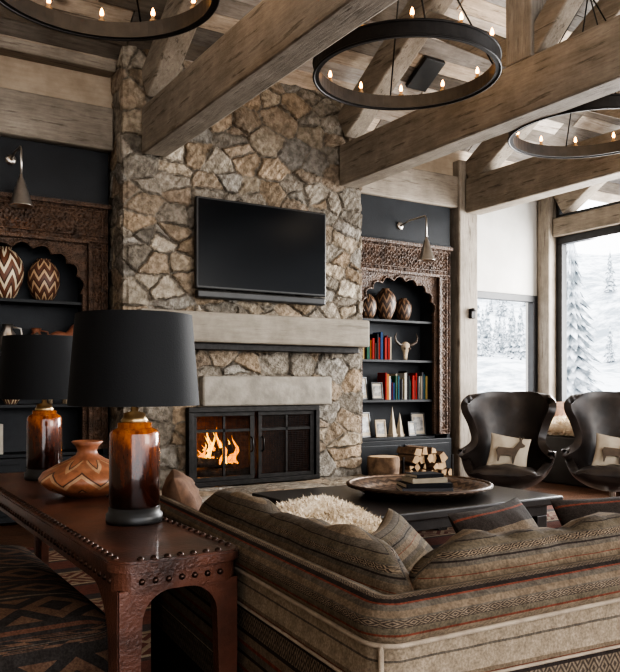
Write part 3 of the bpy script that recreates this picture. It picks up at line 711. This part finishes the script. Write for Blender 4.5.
G().pillow(.46,.42,.15).thing('throw_pillow','brown throw pillow resting on the window bench','pillow','browncloth',(7.75,6.75,.79),rot=(-.2,0,-.6))
G().pillow(.46,.42,.15).thing('throw_pillow','kilim throw pillow resting on the window bench','pillow','cushion2',(7.72,5.55,.79),rot=(-.2,0,-.9))
G().pillow(.40,.38,.14).thing('throw_pillow','tan striped throw pillow resting on the window bench','pillow','cushion',(7.66,5.95,.90),rot=(-.25,0,-.8))
# ------------------------------------------------------------------ sofa
so=thing('sectional_sofa','striped kilim-upholstered L-shaped sectional sofa with taupe, red and cream bands','sofa',(.90,1.20,0),math.radians(-5))
LW,RW,R=1.62,3.2,.06
prof=[(0,.06),(0,.2),(0,.35),(0,.5),(0,.62),(.002,.688),(-.004,.698),(-.014,.710),(-.018,.728),(-.015,.748),(-.003,.766),(.018,.777),(.042,.779),(.064,.768),(.078,.748),(.082,.70),(.082,.6),(.082,.42)]
vl=[0]
for i in range(1,len(prof)): vl.append(vl[-1]+math.hypot(prof[i][0]-prof[i-1][0],prof[i][1]-prof[i-1][1]))
NP=57
def pth(i,d):
    if i<=22:
        y=LW-(LW-R)*i/22
        return (d,max(y,d) if d>R else y)
    if i<34:
        a=pi+pi/2*(i-22)/12
        r=R-d
        if r<=0: return (d,d)
        return (R+r*math.cos(a),R+r*math.sin(a))
    x=R+(RW-R)*(i-34)/(NP-1-34)
    return ((max(x,d) if d>R else x),d)
def ua(i): 
    return (LW-R)*i/22 if i<=22 else ((LW-R)+.08*(i-22)/12 if i<34 else (LW-R)+.08+(RW-R)*(i-34)/(NP-35))
def fn(a,c):
    i=int(round(a*(NP-1)));j=int(round(c*(len(prof)-1)));d,z=prof[j];p=pth(i,d)
    rise=.022*max(0,min(1,(p[0]-.05)/.8))*(1 if z>.66 else 0)
    return ((p[0],p[1],z+rise),(ua(i),vl[j]))
G().grid(NP-1,len(prof)-1,fn).obj('sofa_back','sofa',so)
def offs(d,z):
    r=[]
    for i in range(NP):
        p=pth(i,d);r.append((p[0],p[1],z+(.022*max(0,min(1,(p[0]-.05)/.8)) if z>.66 else 0)))
    return r
g=G();g.tube(offs(-.004,.690),.0055,8);g.tube(offs(-.005,.60),.004,8);g.tube([(-.004+R*.29,-.004+R*.29,.69),(-.004+R*.29,-.004+R*.29,.06)],.006,6);g.obj('piping','piping',so)
g=G();g.box(.08,.95,.10,LW-.02,.08,.30,.02);g.box(.95,RW,.10,.95,.08,.30,.02);g.obj('seat_base','sofa',so)
def scush(x0,x1,y0,y1):
    G().box(x0,x1,y0,y1,.30,.46,.045,seg=4).obj('seat_cushion','cushion',so)
scush(.10,.93,.95,LW-.18);scush(.10,.93,.11,.94);scush(.95,1.75,.11,.94);scush(1.76,2.6,.11,.94)
def armf(a,c):
    x=a*.95;P=[(0,.06),(0,.3),(0,.52),(-.01,.58),(.03,.63),(.09,.645),(.15,.63),(.18,.57),(.17,.45),(.17,.3)]
    q=cat([(p[0],p[1]) for p in P],c);return ((x,LW+.02-q[0],q[1]),(x,c*1.1))
g=G().grid(12,24,armf);g.box(.0,.95,LW-.14,LW+.01,.08,.6);g.obj('sofa_arm','sofa',so)
def bc(x,y,z,w,h,t,rz,tilt,uo=.3,sag=.02,ry=0):
    return G().bolster(w,h,t,X=TR(x,y,z)@RZ(rz)@RX(tilt)@RY(ry),uo=uo,sag=sag).obj('back_cushion','cushion',so)
bc(.175,.84,.655,1.36,.35,.17,pi/2,.16,sag=.035)
bc(.62,.170,.675,.84,.36,.18,0,-.14,sag=.03,ry=-.03);bc(1.47,.170,.69,.84,.36,.18,0,-.14,ry=-.01);bc(2.33,.17,.69,.84,.36,.18,0,-.12)
def sofaP(x,y,z):
    a=math.radians(-5);return (.90+x*math.cos(a)-y*math.sin(a),1.20+x*math.sin(a)+y*math.cos(a),z)
furry('fur_pillow','fluffy cream sheepskin thrown over the sofa cushions',.84,.46,.15,(1.58,2.46,.615),(-1.2,0,.5),17000,.032,'pillow',.006,.3)
G().pillow(.5,.42,.15).thing('throw_pillow','dark kilim throw pillow with cream bands on sofa','pillow','cushion2',sofaP(1.05,.80,.60),rot=(-.6,0,.3))
G().pillow(.5,.42,.15).thing('throw_pillow','dark kilim throw pillow leaning beside its neighbour','pillow','cushion2',sofaP(1.50,.72,.61),rot=(-.6,0,-.1))
G().pillow(.5,.40,.15).thing('throw_pillow','tan and brown kilim throw pillow on sofa','pillow','cushion',sofaP(.62,.78,.60),rot=(-.6,0,.8))
G().pillow(.34,.22,.14).thing('throw_pillow','plain brown throw pillow at the sofa arm','pillow','browncloth',sofaP(.14,1.70,.745),rot=(-.3,0,1.2))
# ------------------------------------------------------------------ console table with studs
t=thing('console_table','long dark oxblood leather console table with nailhead trim behind the sofa','console table',(.78,0,0))
x0,x1,y0,y1=-.19,.175,1.86,4.1
def rrect(x0,x1,y0,y1,r,n=8):
    P=[]
    for cx,cy,a0 in ((x1-r,y1-r,0),(x0+r,y1-r,pi/2),(x0+r,y0+r,pi),(x1-r,y0+r,3*pi/2)):
        for i in range(n+1): a=a0+pi/2*i/n;P.append((cx+r*math.cos(a),cy+r*math.sin(a)))
    return P
g=G();g.prism(rrect(x0,x1,y0,y1,.07),.732,.754,'xy');g.prism(rrect(x0+.006,x1-.006,y0+.006,y1-.006,.065),.754,.76,'xy');g.prism(rrect(x0+.012,x1-.012,y0+.012,y1-.012,.06),.68,.732,'xy')
g.obj('table_top','leather_red',t)
def archpoly(a0,a1,leg,r,z1=.685,base=0,ap=.008):
    P=[(a0+leg*.10,base),(a0+leg*.78,base),(a0+leg*.58,z1*.45),(a0+leg*.7,z1-ap-r)]
    for i in range(9):
        a=pi-pi/2*i/8;P.append((a0+leg*.7+r+r*math.cos(a),z1-ap-r+r*math.sin(a)))
    for i in range(9):
        a=pi/2-pi/2*i/8;P.append((a1-leg*.7-r+r*math.cos(a),z1-ap-r+r*math.sin(a)))
    P+=[(a1-leg*.58,z1*.45),(a1-leg*.78,base),(a1-leg*.10,base),(a1,z1-.2),(a1,z1),(a0,z1),(a0,z1-.2)]
    return P
for y in (y0+.02,y1-.055):
    G().prism(archpoly(x0+.02,x1-.02,.085,.08),y,y+.035,'xz').obj('end_panel','leather_red',t)
for x in (x0+.018,x1-.053):
    G().prism(archpoly(y0+.03,y1-.03,.11,.15),x,x+.035,'yz').obj('side_panel','leather_red',t)
g=G()
def stud(x,y,z,X=None,r=.0098):
    g.lathe([(r,0),(r*.85,r*.45),(r*.45,r*.75),(0,r*.85)],10,X=TR(x,y,z)@(X or Matrix()))
n=50
for i in range(n):
    y=y0+.07+(y1-y0-.14)*i/(n-1)
    stud(x0+.024,y,.76);stud(x1-.024,y,.76);stud(x0+.012,y,.706,RY(-pi/2),.0085);stud(x1-.012,y,.706,RY(pi/2),.0085)
for i in range(7):
    x=x0+.075+(x1-x0-.15)*i/6;stud(x,y0+.024,.76);stud(x,y0+.012,.706,RX(pi/2),.0085)
o=g.obj('nailhead_trim','stud',t);o['kind']='stuff'
ot=thing('ottoman','dark kilim upholstered ottoman tucked beside the console table','ottoman',(.245,2.72,0))
HX,HY=.46,.62
def rsq(a):
    P=rrect(-HX,HX,-HY,HY,.09,6);q=a*len(P);i=int(q)%len(P);f=q-int(q);p,r_=P[i],P[(i+1)%len(P)]
    return (p[0]+(r_[0]-p[0])*f,p[1]+(r_[1]-p[1])*f)
PR=[(0,.12),(0,.3),(0,.46),(.006,.50),(.022,.535),(.05,.56),(.10,.578),(.2,.588),(.3,.59),(.44,.588)]
def otb(a,c):
    d,z=PR[int(round(c*9))];x,y=rsq(a)
    k=1-d/HX;x2,y2=x*k,y*k
    if c<.35: return ((x2,y2,z),(x+y+2,z*.8))
    return ((x2,y2,z),(x2+2,y2+.6))
g=G().grid(28,9,otb);g.obj('ottoman_body','ottoman',ot)
for x in (-.40,.34):
    for y in (-.55,.49): G().box(x,x+.06,y,y+.06,0,.12,.005).obj('leg','darktable',ot)
# ------------------------------------------------------------------ table lamps
def lamp(loc,label):
    l=thing('table_lamp',label,'table lamp',loc,group='amber ceramic table lamps')
    G().lathe([(0,0),(.088,0),(.09,.008),(.09,.028),(.082,.034),(.082,.05),(0,.05)],40).obj('lamp_base','blackplastic',l)
    G().lathe([(.077,.05),(.080,.06),(.080,.15),(.080,.24),(.079,.285),(.073,.296),(.060,.302),(.056,.305),(.056,.318),(.046,.322),(.0,.322)],40).obj('lamp_body','amber',l,label='glossy amber to dark brown glazed cylinder body')
    G().lathe([(.040,.320),(.044,.327),(.036,.337),(.034,.350),(.012,.355),(.01,.44),(.0,.44)],28).obj('lamp_neck','brass',l)
    g=G().lathe([(.208,.375),(.184,.665)],56);g.lathe([(.205,.376),(.181,.664)],56,mi=1);g.lathe([(.208,.375),(.205,.376)],56);g.lathe([(.184,.665),(.181,.664)],56)
    g.obj('lamp_shade',['shade','shadein'],l,label='black tapered drum shade')
    for k in range(3):
        G().tube([(.01*math.cos(k*2.09),.01*math.sin(k*2.09),.645),(.182*math.cos(k*2.09),.182*math.sin(k*2.09),.655)],.003,6).obj('shade_spoke','brass',l)
    G().lathe([(0,.44),(.02,.45),(.03,.49),(.02,.52),(0,.53)],16).obj('bulb','white',l)
    G().lathe([(.006,.52),(.006,.62),(.012,.63),(0,.64)],12).obj('finial','brass',l)
lamp((.835,2.42,.76),'amber ceramic table lamp with black drum shade, nearer the table end')
lamp((.86,3.76,.76),'amber ceramic table lamp with black drum shade at table far end')
G().lathe([(0,.0),(.08,0),(.095,.008),(.15,.03),(.184,.058),(.186,.072),(.170,.096),(.12,.124),(.072,.145),(.044,.163),(.038,.178),(.044,.195),(.062,.214),(.056,.218),(.038,.2),(.032,.18)],56).thing('pottery_vase','low squat orange clay vase with painted geometric bands on console','vase','pottery',(.875,3.10,.76))
def rf(a,c): return ((1.0+a*5.2,2.3+c*3.6,.012),(a*5.2,c*3.6))
g=G().grid(1,1,rf,sm=False);g.box(1.0,6.2,2.3,5.9,.001,.011);g.thing('area_rug','patterned red and cream wool rug beneath the seating','rug','rug')
# ------------------------------------------------------------------ chandeliers
def chandelier(loc,label,rot):
    c=thing('ring_chandelier',label,'chandelier',loc,rot,group='iron ring chandeliers')
    ro,ri,h=.64,.605,.095
    g=G().lathe([(ro,0),(ro,h),(ri,h),(ri,0),(ro,0)],72,sm=False);
    g.tube([(ro*math.cos(2*pi*i/72),ro*math.sin(2*pi*i/72),h) for i in range(72)],.009,6,closed=True)
    g.tube([(ro*math.cos(2*pi*i/72),ro*math.sin(2*pi*i/72),0) for i in range(72)],.009,6,closed=True)
    g.obj('ring','bronze',c)
    H=1.15
    for k in range(4):
        a=pi/4+k*pi/2;G().tube([(.62*math.cos(a),.62*math.sin(a),h),(.02*math.cos(a),.02*math.sin(a),H)],.006,6).obj('suspension_rod','iron',c)
    ch=ceilz(loc[1])-loc[2]
    G().tube([(0,0,H-.03),(0,0,ch-.03)],.009,8).obj('stem','iron',c)
    G().lathe([(0,ch-.10),(.05,ch-.09),(.07,ch-.03),(.07,ch+.04)],20).obj('canopy','iron',c)
    for k in range(12):
        a=2*pi*k/12+.13;x,y=.62*math.cos(a),.62*math.sin(a)
        if k==0:
            cd=G().lathe([(.0,0),(.018,0),(.022,.010),(.011,.012),(.011,.034),(0,.035)],12).obj('candle_cup','candle',c,loc=(x,y,h))
            bl=G().lathe([(.007,.035),(.013,.048),(.011,.064),(.004,.082),(0,.088)],10).obj('bulb','bulb',cd)
        else:
            q=cd.copy();C.objects.link(q);q.location=(x,y,h);z=bl.copy();C.objects.link(z);z.parent=q
chandelier((1.27,4.22,3.38),'round iron ring chandelier with candle bulbs over the console',.1)
chandelier((3.40,4.22,3.34),'round iron ring chandelier with candle bulbs over coffee table',.3)
chandelier((5.32,4.22,3.26),'round iron ring chandelier with candle bulbs near the windows',.2)
ang=-math.atan(.6)
G().box(-.13,.13,-.19,.19,-.05,.0,.008).thing('ceiling_speaker','small black rectangular speaker fixed to plank ceiling','speaker','blackplastic',(5.28,6.25,ceilz(6.25)-.005),rot=(ang,0,0))
g=G();g.box(-.035,.035,-.05,0,0,.09,.008);g.lathe([(0,.1),(.05,.09),(.03,.12),(0,.13)],12,X=TR(0,-.03,0));g.thing('wall_lantern','small metal fitting mounted on the timber post','lantern','bronze',(6.58,6.93,2.0))
# ------------------------------------------------------------------ outside
def tz(x,y):
    d=math.hypot(x,y)
    return -2.2+max(0,d-24)*.10+1.1*math.sin(x*.11+y*.07)+.6*math.sin(x*.23-y*.19)+max(0,d-70)*.16
g=G().grid(60,60,lambda a,c:((9+a*130,-30+c*150,tz(9+a*130,-30+c*150)),(a,c)))
o=g.obj('snow_slope','snow',None,'snow-covered mountain slope outside the windows');o['category']='snowy ground'
def fir(h,L_=9,n=14):
    g=G();g.tube([(0,0,0),(0,0,h*.3)],[.02*h,.015*h],8)
    for k in range(L_):
        t=k/L_
        z=h*(.08+.90*t);r=h*.19*(1-t*.95);dp=h*1.5/L_
        def rr_(i): return r*(1+.22*math.sin(i*5.3+k*1.7))*(1 if i%2 else .55)
        vs=[(0,0,min(z+dp,h))]+[(rr_(i)*math.cos(2*pi*i/n+k),rr_(i)*math.sin(2*pi*i/n+k),z-(.03*h if i%2 else 0)) for i in range(n)]
        g.add(vs,[[0,1+i,1+(i+1)%n] for i in range(n)])
    return g
f0=None
rr=random.Random(3)
for i in range(70):
    d=rr.uniform(55,110)
    ang_=math.radians(rr.uniform(37,60)) ; x=d*math.sin(ang_);y=d*math.cos(ang_)
    if f0 is None:
        f0=fir(6).thing('fir_tree','snow-dusted conifer on the slope outside the window','tree','fir',(x,y,tz(x,y)-.1),group='snowy conifers');q=f0
    else:
        q=f0.copy();C.objects.link(q);q.location=(x,y,tz(x,y)-.1)
    s=rr.uniform(.35,.95);q.scale=(s,s,s);q.rotation_euler=(0,0,rr.random()*6)
for (x,y,h) in ((15.6,12.9,6.4),(15.5,16.8,5.2)):
    fir(h,22,26).thing('fir_tree','large frosted conifer standing near the house windows','tree','fir',(x,y,tz(x,y)-.1),group='snowy conifers')
vs=bpy.context.scene.view_settings
vs.view_transform='AgX'
try: vs.look='AgX - High Contrast'
except Exception: pass
vs.exposure=.38
